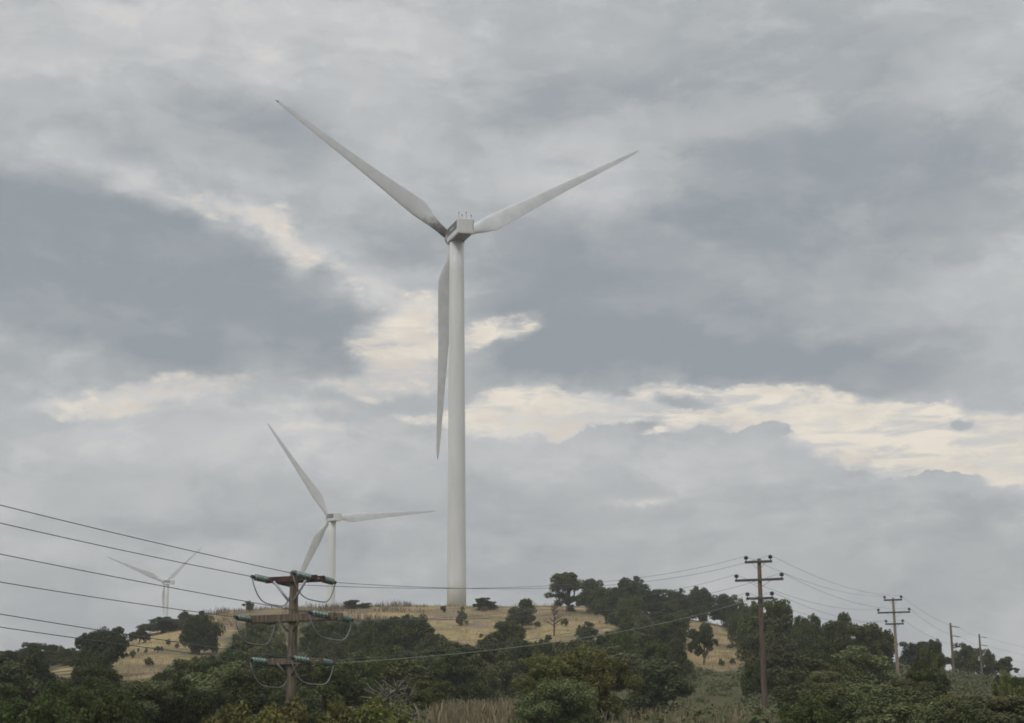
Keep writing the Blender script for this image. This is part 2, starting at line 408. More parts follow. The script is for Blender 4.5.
def turbine(name, base, D):
    """D: measured pose of the machine (axis position, hub height, yaw, phase, small blade angles)"""
    hubx, huby, hubz, yaw, ph, dph, cone, label, group, detail = D
    tilt = R(5); over = 4.8; RAD = 50.0
    root = empty(name, base); tag(root, label, 'wind turbine', group)
    L = lambda p: Vector(p) - Vector(base)
    a = Vector((-math.sin(yaw) * math.cos(tilt), math.cos(yaw) * math.cos(tilt), math.sin(tilt)))
    r = Vector((math.cos(yaw), math.sin(yaw), 0)); u = r.cross(a)
    top = Vector((hubx, huby, hubz))
    # tower
    H = hubz - 1.9 - base[2]; b = MB(); pts, rr = [], []
    for i in range(13):
        t = i / 12; pts.append((0, 0, -1 + (H + 1) * t)); rr.append(2.05 - .45 * t)
    b.tube(pts, rr, 40); tw = b.build('tower', M_white, root)
    for t in (.27, .52, .77):
        b = MB(); rad = 2.05 - .45 * t; b.tube([(0, 0, H * t - .06), (0, 0, H * t + .06)], rad + .02, 40)
        b.build('flange_joint', M_white, tw)
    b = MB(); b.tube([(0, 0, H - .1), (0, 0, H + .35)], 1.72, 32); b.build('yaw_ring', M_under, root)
    # nacelle, level box on the tilted axis
    ca = top - a * 3.2 - Vector(base)
    b = MB(); b.box(ca, r, a, u, 1.75, 5.6, 1.72, .22); nac = b.build('nacelle', M_white, root)
    b = MB(); b.box(ca - u * 1.735, r, a, u, 1.5, 5.3, .035, .02); b.build('underside_shade', M_under, nac)  # added dark plate: shade on the nacelle's underside put in as colour
    b = MB(); b.box(ca - r * 1.76 + u * .42 + a * .3, r, a, u, .03, 5.0, .95, .02); sp = b.build('side_panel', M_panel, nac)
    if detail:
        b = MB()
        # the light lettering on the dark side panel is a blur in the photograph: a few pale strokes of uneven length
        for k, (s0, w, h) in enumerate([(-1.9, .5, .3), (-1.1, .34, .36), (-.4, .5, .26), (.35, .4, .34), (1.05, .5, .3)]):
            b = MB(); b.box(ca - r * 1.795 + u * .38 + a * (s0 + .6), r, a, u, .012, w * .5, h * .6, 0); b.build('side_marking', M_white, sp)
        b = MB(); b.box(ca + r * 1.78 - a * 4.3 + u * .35, r, a, u, .12, 1.0, 1.1, .03); b.build('cooling_grille', M_panel, nac)
        b = MB(); b.box(ca - a * 5.605 + r * .1, r, a, u, 1.35, .02, 1.4, .02); b.build('rear_door', M_white, nac)
        for dx, dy, h in ((-1.35, -4.9, 1.15), (-.55, -4.6, .75), (.3, -4.9, 1.3), (1.45, -4.7, .8)):
            b = MB(); p0 = ca + r * dx + a * dy + u * 1.7
            b.tube([p0, p0 + Vector((0, 0, h))], .05, 6); b.tube([p0 + Vector((0, 0, h - .02)), p0 + Vector((0, 0, h + .25))], .11, 8)
            b.build('weather_mast', M_panel, nac)
    # hub and spinner
    h = top + a * over - Vector(base)
    b = MB(); pts, rr = [], []
    for s, q in ((-1.7, 1.25), (-1.5, 1.5), (-.6, 1.72), (.5, 1.68), (1.3, 1.4), (1.9, .95), (2.25, .45), (2.35, .05)):
        pts.append(h + a * s); rr.append(q)
    b.tube(pts, rr, 28); b.build('hub', M_hub, root)
    for k in range(3):
        t = ph + k * 2 * PI / 3 + dph[k]
        d = u * math.cos(t) + r * math.sin(t); cn = cone[k]
        d = (d * math.cos(cn) + a * math.sin(cn)).normalized()
        # trailing edge on the clockwise side as seen from behind
        c0 = (-u * math.sin(t) + r * math.cos(t)); n0 = d.cross(c0).normalized(); c0 = n0.cross(d).normalized()
        b = MB(); n = len(AF); vs = []
        for s, ch, th, tw_ in BL:
            w = R(tw_ + 2) * 1.0
            c = c0 * math.cos(w) - a * math.sin(w); c = (c - d * c.dot(d)).normalized(); nn = d.cross(c)
            blend = 1 if s < .03 else max(0, 1 - (s - .03) / .13)
            for i, (x, y) in enumerate(AF):
                ang = 2 * PI * i / n
                cx, cy = -.5 * math.cos(ang) * 1.9, .5 * math.sin(ang) * 1.9
                fx, fy = x * ch * 1.1, y * ch * th / .2 * .5
                X = cx * blend + fx * (1 - blend); Y = cy * blend + fy * (1 - blend)
                vs.append(h + d * (1.3 + s * (RAD - 1.3)) + c * X + nn * Y - a * (.0 * s * s))
        m = len(BL)
        fs = [(i * n + j, i * n + (j + 1) % n, (i + 1) * n + (j + 1) % n, (i + 1) * n + j) for i in range(m - 1) for j in range(n)]
        b.add(vs, fs, True); b.f.append(tuple(range((m - 1) * n, m * n))); b.smooth.append(False)
        bl = b.build('blade', M_blade, root)
        if detail and k == 0:
            bl.data.materials[0] = oily(h); bl.data.materials.append(M_tip)
            for pi, pl in enumerate(bl.data.polygons):
                ring = pi // n
                if ring >= m - 2: pl.material_index = 1
            bl['label'] = 'blade with an oil stained root and dark tip'
    return root

def stand(x, y): return (x, y, ground(x, y) - .3)
turbine('wind_turbine', stand(-12.1, 320.219), (-12.1, 320.219, 103.1, .255, -.987, (.041, -.034, -.021), (.041, -.033, .026),
        'largest white wind turbine rising from the hill crest, one blade hanging beside its tower', 'wind turbines', True))
turbine('wind_turbine', stand(-79.0, 654.4), (-79.0, 654.4, 80.1, .388, -.628, (-.004, .005, -.001), (.041, .014, .033),
        'mid sized pale wind turbine seen above the pole with green insulators', 'wind turbines', False))
turbine('wind_turbine', stand(-270.5, 1179.9), (-270.5, 1179.9, 93.5, .74, -1.201, (-.025, .025, 0), (.16, .26, .035),
        'smallest and faintest wind turbine, low in the haze behind the power lines', 'wind turbines', False))

# ------------------------------------------------------------------ poles and wires
Z = Vector((0, 0, 1))
def insulator_string(parent, p0, d, n=5, r=.108, step=.135):
    """glass discs on a rod from p0 along d; returns the far end"""
    d = d.normalized(); b = MB(); c = p0 + d * .12
    for k in range(n):
        q = c + d * (k * step)
        b.tube([q - d * .03, q - d * .006, q + d * .012, q + d * .045], [.045, r, r * .85, .04], 14)
    o = b.build('glass_insulator', M_teal, parent)
    e = c + d * (n * step)
    b = MB(); b.tube([p0, c], .03, 8); b.build('shackle', M_cap, o)
    b = MB(); b.tube([e - d * .04, e + d * .08], .055, 8); b.build('wire_clamp', M_cap, o)
    return e + d * .08

def catenary(p, q, sag, n=28):
    return [p.lerp(q, i / n) - Z * (4 * sag * (i / n) * (1 - i / n)) for i in range(n + 1)]

def wire(pts, rad, label, group, mat=None):
    b = MB(); b.tube(pts, rad, 6); tag(b.build('overhead_wire', mat or M_wire), label, 'power line wire', group)

def thin_pole(root, zb, zt, r0, r1, mat, base):
    b = MB(); n = 12; pts, rr = [], []
    rnd = random.Random(int(zt * 100))
    for i in range(n + 1):
        t = i / n; pts.append((math.sin(t * 2.1 + zt) * .03, math.cos(t * 2.7) * .02, (zb - .6) + (zt - zb + .6) * t)); rr.append(r0 + (r1 - r0) * t)
    pts.append((pts[-1][0], pts[-1][1], zt + r1 * .35)); rr.append(r1 * .55)
    pts = [Vector(p) - Vector((0, 0, 0)) for p in pts]
    b.tube(pts, rr, 14); return b.build('pole', mat, root)

# near pole (strain pole with green glass strings)
Y1 = 48.0
P1 = at(293, 660, Y1); Y2 = 104.0; P2 = at(766, 722, Y2); P3 = at(899, 690, 159.0)
LINE12 = Vector((P2.x - P1.x, P2.y - P1.y, 0)).normalized()
B0 = at(0, 540, 38.0); LINE01 = Vector((P1.x - B0.x, P1.y - B0.y, 0)).normalized()
ARM1 = Vector((LINE12 + LINE01)).normalized(); ARM1 = Vector((ARM1.y, -ARM1.x, 0))
def rowz(row, px, y): return at(px, row, y).z
near_ends = {}
def near_pole():
    gz = ground(P1.x, P1.y); root = empty('utility_pole', (P1.x, P1.y, gz))
    tag(root, 'wooden strain pole with green glass insulators and hanging jumper loops', 'utility pole', 'power line poles')
    zt = rowz(572, 293, Y1) - gz
    thin_pole(root, 0, zt, .2, .135, M_wood_pale, None)
    along = (LINE12 + LINE01).normalized()
    rows_l = [(523, 505), (582, 554), (627, 614)]
    for lev, (row, att, half, mat, thick) in enumerate([(579.5, .83, .98, M_arm_red, .095), (618, 1.5, 1.68, M_wood_pale, .115), (661.5, .83, .98, M_wood_pale, .095)]):
        z = rowz(row, 293, Y1) - gz; c = Vector((0, 0, z))
        pr = .16
        for s in (-1, 1):                             # twin arms clasping the pole
            b = MB(); b.box(c + along * (s * (pr + .05)), ARM1, along, Z, half, .05, thick, .012); b.build('crossarm', mat, root)
        for s in (-1, 1):
            b = MB(); b.tube([c + ARM1 * (s * att) - along * (pr + .12), c + ARM1 * (s * att) + along * (pr + .12)], .02, 8); b.build('through_bolt', M_galv, root)
        bw, bh = ((.62, .68), (.42, .42), (.40, .42))[lev]
        for s in (-1, 1):
            b = MB(); p = c + ARM1 * (s * bw) - along * (pr + .115) - Z * thick * .6; q = c - Z * bh + ARM1 * (s * .1) - along * .17
            b.tube([p, q], .042 if lev == 0 else .032, 6); b.build('brace', M_galv if lev == 0 else M_wood_pale, root)
        for k, s in enumerate((-1, 1)):
            A = c + ARM1 * (s * att)
            # bearing of the incoming wire
            wp = at(0, rows_l[lev][k], 38.0) - Vector((P1.x, P1.y, gz))
            d0 = (wp - A).normalized()
            e0 = insulator_string(root, A - along * (pr + .12), d0)
            d1 = (LINE12 - Z * .06).normalized()
            e1 = insulator_string(root, A + along * (pr + .12), d1)
            near_ends[(lev, k)] = (e0 + root.location, e1 + root.location, d0)
            mid = (e0 + e1) / 2
            pts = []
            dep = .78 - .06 * k
            for i in range(17):
                t = i / 16; f = 1 - (2 * t - 1) ** 4
                pts.append(e0.lerp(e1, t) - Z * dep * f + ARM1 * (.10 * math.sin(t * PI)))
            b = MB(); b.tube(pts, .019, 8); b.build('jumper_cable', M_jump, root)
near_pole()

lv = ['top', 'middle', 'bottom']; sd = ['outer', 'inner']
far_pts = {}
def pin_pole(key, P, rows, halves, top_row, px, y, mat, label, r0, r1, armdir, matarm, two_tone=False):
    gz = ground(P.x, P.y); root = empty('utility_pole', (P.x, P.y, gz)); tag(root, label, 'utility pole', 'power line poles')
    zt = rowz(top_row, px, y) - gz
    po = thin_pole(root, 0, zt, r0, r1, mat, None)
    if two_tone:                                       # the pole's head above the lowest arm is darker, tarred timber
        zs = rowz(rows[-1], px, y) - gz; po.data.materials.append(M_wood)
        for pl in po.data.polygons:
            if pl.center.z > zs: pl.material_index = 1
    for lev, (row, half) in enumerate(zip(rows, halves)):
        z = rowz(row, px, y) - gz; c = Vector((0, 0, z)); dd = Vector((armdir.y, -armdir.x, 0))
        b = MB(); b.box(c + dd * (r1 + .07), armdir, dd, Z, half, .06, .085, .01); b.build('crossarm', matarm, root)
        for s in (-1, 1):
            b = MB(); b.tube([c + dd * (r1 + .07) + armdir * (s * half * .5) - Z * .06, c + dd * .1 + armdir * (s * .08) - Z * .5], .02, 6); b.build('brace', M_galv, root)
            q = c + dd * (r1 + .07) + armdir * (s * (half - .1)) + Z * .085
            b = MB(); b.tube([q, q + Z * .12], .03, 8); b.tube([q + Z * .1, q + Z * .14, q + Z * .22, q + Z * .25, q + Z * .33, q + Z * .36], [.06, .17, .12, .15, .1, .05], 12)
            b.build('pin_insulator', M_pin, root)
            far_pts[(key, lev, 0 if s < 0 else 1)] = root.location + q + Z * .35
    return root
L23 = Vector((P3.x - P2.x, P3.y - P2.y, 0)).normalized(); LN = (L23 + LINE12).normalized()
AD = Vector((LN.y, -LN.x, 0))
pin_pole(2, P2, (562, 580, 598.5), (.95, 1.68, .95), 559, 761, Y2, M_wood_red, 'tall reddish wooden pole with three dark crossarms beside the straw bank', .21, .13, AD, M_arm_dark, True)
pin_pole(3, P3, (600, 612.5, 624), (.95, 1.68, .95), 598, 894.5, 159.0, M_wood_tan, 'pale wooden pole with three short crossarms standing in front of the oaks', .19, .12, AD, M_arm_dark, False)

def end_pole(px, y, top_row, base_row, key, label):
    P = at(px, base_row, y); gz = ground(P.x, P.y); root = empty('utility_pole', (P.x, P.y, gz)); tag(root, label, 'utility pole', 'power line poles')
    zt = rowz(top_row, px, y) - gz
    b = MB(); lean = 0.0
    n = 10; b.tube([Vector((lean * i / n, 0, -.5 + (zt + .5) * i / n)) for i in range(n + 1)], [.2 - .07 * i / n for i in range(n + 1)], 12)
    b.build('pole', M_wood_pale, root)
    for lev in range(3):
        z = zt - .45 - lev * 1.2; c = Vector((lean * z / zt, 0, z))
        ax = Vector((.02, -1, 0)).normalized(); 
        b = MB(); b.box(c + Vector((.19, 0, 0)), ax, Vector((ax.y, -ax.x, 0)), Z, .6, .04, .045, .01); b.build('crossarm', M_arm_dark, root)
        q = c + Vector((.25, -.6, 0)); d = Vector((.93, .3, -.16)).normalized()
        b = MB()
        for k in range(5): b.tube([q + d * (.1 + .14 * k), q + d * (.16 + .14 * k)], [.075, .04], 8)
        b.tube([q, q + d * .9], .03, 6)
        b.build('strain_insulator', M_pin, root)
        far_pts[(key, lev, 0)] = root.location + q + d * .9
        far_pts[(key, lev, 1)] = root.location + q
end_pole(956, 195.0, 623, 703, 4, 'thin grey pole without visible crossarms, next after the pale crossarm pole')
end_pole(984, 228.0, 634, 699, 5, 'shorter thin grey pole at the edge of the oaks, last of the line')

rows_l = {(0, 0): 523, (0, 1): 505, (1, 0): 582, (1, 1): 554, (2, 0): 627, (2, 1): 614}
for (lev, k), (e0, e1, d0) in near_ends.items():
    q = at(0, rows_l[(lev, k)], 38.0)
    end = e0 + (q - e0) * 2.6 + Z * .35
    pts = []
    for i in range(25):
        t = i / 24 * 2.6; p = e0 + (q - e0) * t + Z * (.14 * t * (t - 1)); pts.append(p)
    wire(pts, .012, '%s wire of the two coming from open sky to the %s crossarm with green insulators' % (('lower', 'upper')[k], lv[lev]), 'wires reaching the near pole')
    wire(catenary(e1, far_pts[(2, lev, k)], (.85, .75, .62)[lev] + .12 * k), .014 if (lev, k) == (2, 1) else .010, 'sagging wire from the %s green insulators towards the tall reddish pole, %s of two' % (lv[lev], ('first', 'second')[k]), 'wires between the near pole and the reddish pole', M_greenwire if (lev, k) == (2, 1) else None)
    wire(catenary(far_pts[(2, lev, k)], far_pts[(3, lev, k)], .75 + .1 * lev), .010, 'thin wire between the %s arms of both dark crossarm poles, %s' % (lv[lev], ('on the straw bank side', 'on the sky side')[k]), 'wires between the two dark crossarm poles')
for lev in range(3):
    wire(catenary(far_pts[(3, lev, 1)], far_pts[(4, lev, 1)], .4), .010, '%s thin wire from the pale crossarm pole to the first thin grey pole' % lv[lev], 'wires to the thin grey poles')
    wire(catenary(far_pts[(4, lev, 0)], far_pts[(5, lev, 1)], .25), .010, '%s thin wire between the two thin grey poles' % lv[lev], 'wires between the thin grey poles')
    p = far_pts[(5, lev, 0)]
    wire(catenary(p, p + Vector((46, 18, -7.5 + lev * .4)), .8), .010, '%s thin wire leaving the last thin grey pole over the oaks' % lv[lev], 'wires leaving the last pole')

# ------------------------------------------------------------------ vegetation
def foliage_mat(name, dark, light, dry=None, scale=1.2):
    m = bpy.data.materials.new(name); m.use_nodes = True; T = NT(m.node_tree); p = T.n['Principled BSDF']
    p.inputs['Roughness'].default_value = .7; p.inputs['Specular IOR Level'].default_value = .25
    geo = T.new('ShaderNodeNewGeometry'); oi = T.new('ShaderNodeObjectInfo')
    c = T.mix(geo.outputs['Random Per Island'], (*dark, 1), (*light, 1))
    co = T.new('ShaderNodeTexCoord').outputs['Object']
    f = T.smooth(T.noise(co, scale, 3, .5), .45, .65, 0.0, .5)
    c = T.mix(f, c, (*(dry or light), 1))
    hs = T.new('ShaderNodeHueSaturation'); T.l.new(c, hs.inputs['Color']); hs.inputs['Saturation'].default_value = 1.18
    T.put(hs.inputs['Hue'], T.math('ADD', T.math('MULTIPLY', oi.outputs['Random'], .052), .462))
    T.put(hs.inputs['Value'], T.math('ADD', T.math('MULTIPLY', T.math('FRACT', T.math('MULTIPLY', oi.outputs['Random'], 17.3)), 1.05), .72))
    T.l.new(hs.outputs[0], p.inputs['Base Color'])
    tr = T.new('ShaderNodeBsdfTranslucent'); T.l.new(hs.outputs[0], tr.inputs['Color'])
    mx = T.new('ShaderNodeMixShader'); mx.inputs[0].default_value = .22
    out = T.n['Material Output']
    T.l.new(p.outputs[0], mx.inputs[1]); T.l.new(tr.outputs[0], mx.inputs[2]); T.l.new(mx.outputs[0], out.inputs[0])
    return m
F_oak = foliage_mat('dark oak leaves', (.028, .040, .014), (.075, .092, .034), (.09, .092, .035), .5)
F_olive = foliage_mat('olive shrub leaves', (.07, .08, .028), (.16, .165, .065), (.14, .125, .055), 1.2)
F_grey = foliage_mat('grey green shrub leaves', (.055, .068, .032), (.125, .14, .07), (.12, .11, .055), .9)
F_brown = foliage_mat('brown scrub leaves', (.09, .07, .045), (.16, .125, .08), (.12, .11, .06), 1.0)

def crown_mesh(name, seed, W_, H_, low, nl, leaves, leaf, mat, squash=1.0, top=1.0):
    """leaf sized faces scattered over sub-clumps of uneven lobes; W_ wide, H_ tall, starting low above the ground"""
    g = np.random.default_rng(seed); C = []; Rr = []
    ch = H_ - low
    for i in range(nl):
        th = g.uniform(0, 2 * PI); rad = math.sqrt(g.uniform(0, 1)) * .5 * W_ * .72; hh = g.uniform(0.0, 1) ** 1.15
        taper = (1 - .5 * hh ** 2) * (0.85 + .15 * min(1, hh * 3))
        lr = g.uniform(.13, .24) * W_ * (1 - .2 * hh)
        C.append((math.cos(th) * rad * taper, math.sin(th) * rad * taper, low + lr * .6 + hh * (ch - 1.5 * lr))); Rr.append(lr)
    C.append((0, 0, low + ch * .5)); Rr.append(.26 * W_)
    C = np.array(C); Rr = np.array(Rr)
    S, SR = [], []
    for c, q in zip(C, Rr):
        for k in range(9):
            d = g.normal(size=3); d /= np.linalg.norm(d); d[2] = abs(d[2]) * .9 if g.random() < .7 else d[2]
            S.append(c + d * q * g.uniform(.55, 1.0)); SR.append(q * g.uniform(.24, .5))
    S = np.array(S); SR = np.array(SR)
    w = SR ** 2; idx = g.choice(len(S), leaves, p=w / w.sum())
    d = g.normal(size=(leaves, 3)); d /= np.linalg.norm(d, axis=1)[:, None]
    rr = SR[idx] * g.uniform(.45, 1.12, leaves) ** .7
    P = S[idx] + d * rr[:, None]; P[:, 2] = np.maximum(P[:, 2], .05)
    P[:, 2] *= squash
    nrm = d * .7 + g.normal(size=(leaves, 3)) * .6 + np.array([0, 0, .35]); nrm /= np.linalg.norm(nrm, axis=1)[:, None]
    t = np.cross(nrm, g.normal(size=(leaves, 3))); t /= np.linalg.norm(t, axis=1)[:, None]; b2 = np.cross(nrm, t)
    sz = leaf * g.uniform(.55, 1.25, leaves)[:, None]
    bend = nrm * sz * .25
    V = np.stack([P - t * sz, P + b2 * sz * .55 + bend, P + t * sz, P - b2 * sz * .55 + bend], 1).reshape(-1, 3)
    me = bpy.data.meshes.new(name); me.vertices.add(len(V)); me.vertices.foreach_set('co', V.ravel())
    me.loops.add(leaves * 4); me.loops.foreach_set('vertex_index', np.arange(leaves * 4))
    me.polygons.add(leaves); me.polygons.foreach_set('loop_start', np.arange(leaves) * 4); me.polygons.foreach_set('loop_total', np.full(leaves, 4))
    me.update(calc_edges=True); me.materials.append(mat)
    zmax = float(np.percentile(V[:, 2], 99.7)); wid = float(np.percentile(np.abs(V[:, 0]), 99) * 2)
    return me, wid, zmax, S

def trunk_mesh(name, seed, low, H_, S, r0, limbs, mat):
    rnd = random.Random(seed); b = MB()
    lean = Vector((rnd.uniform(-.3, .3), rnd.uniform(-.3, .3), 0))
    fork = Vector((0, 0, max(low, .15 * H_))) + lean * .6
    b.tube([Vector((0, 0, -.3)), Vector((0, 0, .05)), fork * .5 + Vector((lean.x * .2, lean.y * .2, 0)), fork], [r0 * 1.5, r0 * 1.15, r0, r0 * .85], 9)
    for k in range(limbs):
        e = Vector(S[rnd.randrange(len(S))]); m = fork.lerp(e, .5) + Vector((rnd.uniform(-.3, .3), rnd.uniform(-.3, .3), rnd.uniform(0, .5)))
        b.tube([fork - Vector((0, 0, .1)), fork.lerp(m, .5), m, e], [r0 * .6, r0 * .5, r0 * .33, r0 * .1], 6)
        e2 = e + Vector((rnd.uniform(-.8, .8), rnd.uniform(-.8, .8), rnd.uniform(-.2, .8)))
        b.tube([m, m.lerp(e2, .6), e2], [r0 * .28, r0 * .18, r0 * .05], 5)
    me = bpy.data.meshes.new(name); me.from_pydata(b.v, [], b.f); me.update(); me.polygons.foreach_set('use_smooth', b.smooth); me.materials.append(mat)
    return me

KIND = {}
def define(kind, n, W_, H_, low, nl, leaves, leaf, mat, r0, limbs, seed, **kw):
    L_ = []
    for i in range(n):
        me, w, z, S = crown_mesh('crown', seed + i, W_, H_, low, nl, leaves, leaf, mat, **kw)
        L_.append((me, trunk_mesh('trunk', seed + i, low, H_, S, r0, limbs, M_bark), w, z))
    KIND[kind] = L_
define('oak', 7, 7.0, 6.0, .1, 21, 17000, .15, F_oak, .22, 7, 11)
define('tall_oak', 3, 6.0, 7.4, 1.2, 12, 11000, .15, F_oak, .24, 8, 41)
define('mid', 4, 5.0, 4.6, .08, 17, 11000, .125, F_grey, .14, 7, 71)
define('olive', 3, 3.2, 3.2, .08, 16, 22000, .052, F_olive, .05, 8, 101)
define('greybush', 2, 3.2, 2.9, .08, 16, 22000, .052, F_grey, .05, 8, 131)
define('darkbush', 3, 3.4, 3.1, .08, 16, 22000, .055, F_oak, .06, 8, 161)
define('brownbush', 2, 2.6, 1.9, .05, 10, 2600, .10, F_brown, .04, 6, 191)
NAMES = {'oak': ('oak_tree', 'tree', 'trunk', 'crown'), 'tall_oak': ('oak_tree', 'tree', 'trunk', 'crown'), 'mid': ('bushy_tree', 'tree', 'trunk', 'crown'),
         'olive': ('shrub', 'shrub', 'stem', 'crown'), 'greybush': ('shrub', 'shrub', 'stem', 'crown'), 'darkbush': ('shrub', 'shrub', 'stem', 'crown'), 'brownbush': ('shrub', 'shrub', 'stem', 'crown')}
rng = random.Random(5)
placed = []
def plant(kind, px, y, top_row, width_px, label, group=None, var=None, lean=0, rotz=None):
    """a tree on the ground at bearing px and distance y, as tall and wide as the photo shows it"""
    x = at(px, 690, y).x; gz = ground(x, y)
    x = at(px, proj((x, y, gz + 3))[1], y).x; gz = ground(x, y)
    zt = rowz(top_row, px, y); h = max(zt - gz, .5)
    w = width_px * (y / CP) / F * 1.0
    L_ = KIND[kind]; me, tr, mw, mz = L_[rng.randrange(len(L_)) if var is None else var % len(L_)]
    nm = NAMES[kind]; root = empty(nm[0], (x, y, gz)); tag(root, label, nm[1], group)
    root.rotation_euler = (0, R(lean), rng.uniform(0, 2 * PI) if rotz is None else rotz)
    s = w / mw; root.scale = (s, s, h / mz)
    link_mesh(nm[3], me, None, root); link_mesh(nm[2], tr, None, root)
    placed.append((x, y, w)); return root

# skyline and other trees one can tell apart -----------------------
SPEC = [
 ('mid', 163, 268, 617, 44, 'olive green mound shaped tree on the slope below the faintest turbine'),
 ('oak', 185, 284, 611, 13, 'small dark tree on the skyline beside the mound shaped tree'),
 ('oak', 199, 215, 613, 36, 'broad dark oak standing alone on the bare tan slope'),
 ('tall_oak', 250, 292, 601, 13, 'spindly small tree poking above the crest beside the strain pole'),
 ('oak', 353, 296, 600, 15, 'first of two low round bushes side by side on the crest'),
 ('oak', 366, 297, 603, 15, 'second, flatter of two low bushes side by side on the crest'),
 ('oak', 483, 292, 598, 24, 'low spreading bush on the crest next to the large turbine tower'),
 ('mid', 462, 262, 607, 12, 'small round bush alone in the straw field'),
 ('oak', 526, 262, 599, 15, 'small dark tree rising above a grey bush in the straw field'),
 ('mid', 518, 255, 607, 34, 'wide grey green bush in the straw field under a dark tree'),
 ('tall_oak', 567, 288, 573, 38, 'tall open crowned oak with bare trunk on the crest, taller of a pair'),
 ('oak', 592, 286, 580, 36, 'dense rounded oak touching the taller crest oak'),
 ('mid', 584, 232, 622, 27, 'round bush on the straw field below the pair of crest oaks'),
 ('oak', 631, 285, 577, 42, 'dark peaked oak beyond the straw field, highest of the wooded crest'),
 ('oak', 611, 262, 593, 28, 'leafy oak at the edge of the straw field under the peaked oak'),
 ('oak', 656, 292, 590, 40, 'flat topped oak beside the peaked oak on the wooded crest'),
 ('oak', 676, 296, 589, 24, 'narrow oak between the flat topped oak and its round neighbour'),
 ('oak', 700, 298, 587, 32, 'round oak on the wooded crest above the straw bank'),
 ('oak', 726, 298, 595, 34, 'oak just behind the tall reddish pole on the wooded crest'),
 ('tall_oak', 703, 196, 624, 24, 'narrow upright tree alone on the straw bank'),
 ('oak', 775, 205, 601, 62, 'large round crowned oak behind the reddish pole'),
 ('tall_oak', 814, 200, 615, 20, 'thin gappy tree beside the large round oak'),
 ('tall_oak', 845, 190, 613, 15, 'wispy treetop sticking up between two broad oaks'),
 ('oak', 838, 180, 622, 50, 'broad oak under the wispy treetop'),
 ('oak', 868, 176, 625, 44, 'broad oak just before the pale crossarm pole'),
 ('tall_oak', 889, 215, 637, 11, 'slim young tree behind the pale crossarm pole'),
 ('oak', 917, 238, 642, 40, 'low rounded oak just beyond the pale crossarm pole'),
 ('oak', 935, 238, 640, 18, 'small peaked oak next to the first thin grey pole'),
 ('oak', 963, 238, 644, 40, 'wide oak between the two thin grey poles'),
 ('oak', 986, 238, 650, 24, 'dark oak beyond the last thin grey pole'),
 ('tall_oak', 1004, 235, 657, 22, 'gappy oak at the end of the wood with sky showing through'),
 ('oak', 1022, 160, 677, 34, 'lowest dark oak at the far end of the wood'),
 ('oak', 6, 205, 651, 30, 'round oak first along the wooded ridge under the lowest wires'),
 ('oak', 33, 210, 643, 34, 'second oak along the wooded ridge, knobbly topped'),
 ('oak', 52, 212, 645, 26, 'third oak along the wooded ridge, lower than its neighbours'),
 ('oak', 70, 208, 648, 26, 'fourth oak along the wooded ridge, in a dip'),
 ('oak', 88, 176, 634, 36, 'tall oak climbing from the dip of the wooded ridge'),
 ('oak', 108, 172, 628, 48, 'largest dark oak of the ridge left of the mound shaped tree'),
 ('mid', 140, 245, 629, 20, 'spiky low shrub beside the olive mound shaped tree'),
 ('oak', 507, 205, 622, 30, 'dark oak leaning out of the wood into the straw field'),
 ('oak', 490, 185, 633, 46, 'wide dark oak below the leaning oak at the straw field'),
 ('oak', 412, 200, 622, 46, 'big dark oak where the wood meets the straw field near the tower'),
 ('oak', 380, 205, 621, 42, 'dark oak beside the big oak at the straw field near the tower'),
 ('oak', 338, 200, 624, 40, 'dark oak seen past the middle arm of the strain pole'),
 ('mid', 655, 112, 660, 66, 'grey green tree standing above the brown earth near the reddish pole'),
 ('olive', 575, 84, 648, 64, 'bright olive shrub directly below the straw field'),
 ('olive', 548, 80, 656, 52, 'olive shrub beside the bright olive shrub below the straw field'),
 ('olive', 607, 82, 652, 56, 'olive shrub on the other flank of the bright olive shrub'),
]
for k_, px, y, top, w, lab in SPEC: plant(k_, px, y, top, w, lab, 'trees one can tell apart' if False else None)

def bare_tree(px, y, top, label, mat=None):
    mat = mat or M_deadbark
    x = at(px, 630, y).x; gz = ground(x, y); h = rowz(top, px, y) - gz; root = empty('bare_tree', (x, y, gz)); tag(root, label, 'tree')
    rnd = random.Random(px); b = MB(); b.tube([(0, 0, -.2), (.05, 0, h * .5), (0, 0, h * .97)], [.14, .1, .03], 7); b.build('trunk', mat, root)
    b = MB()
    for k in range(38):
        z0 = rnd.uniform(.25, .92) * h; a = rnd.uniform(0, 2 * PI); l = (1.1 - z0 / h) * rnd.uniform(1.2, 2.8)
        e = Vector((math.cos(a) * l, math.sin(a) * l, z0 + l * .5)); b.tube([(0, 0, z0), e * .5 + Vector((0, 0, z0 * .5 + .1)), e], [.05, .03, .01], 4)
        for j in range(4):
            m = Vector((0, 0, z0)).lerp(e, rnd.uniform(.3, 1)); b.tube([m, m + Vector((rnd.uniform(-.6, .6), rnd.uniform(-.6, .6), rnd.uniform(0, .6)))], [.025, .008], 3)
    b.build('branches', mat, root)
M_pale = material('bleached dead wood', (.22, .2, .16), .9, .2, ((.14, .125, .1), (.26, .235, .19)), 5)
bare_tree(391, 58, 682, 'bleached dead shrub with bare branches between the strain pole and the dead grass', M_pale)
bare_tree(554, 245, 603, 'leafless reddish tree in the straw field below the pair of crest oaks')

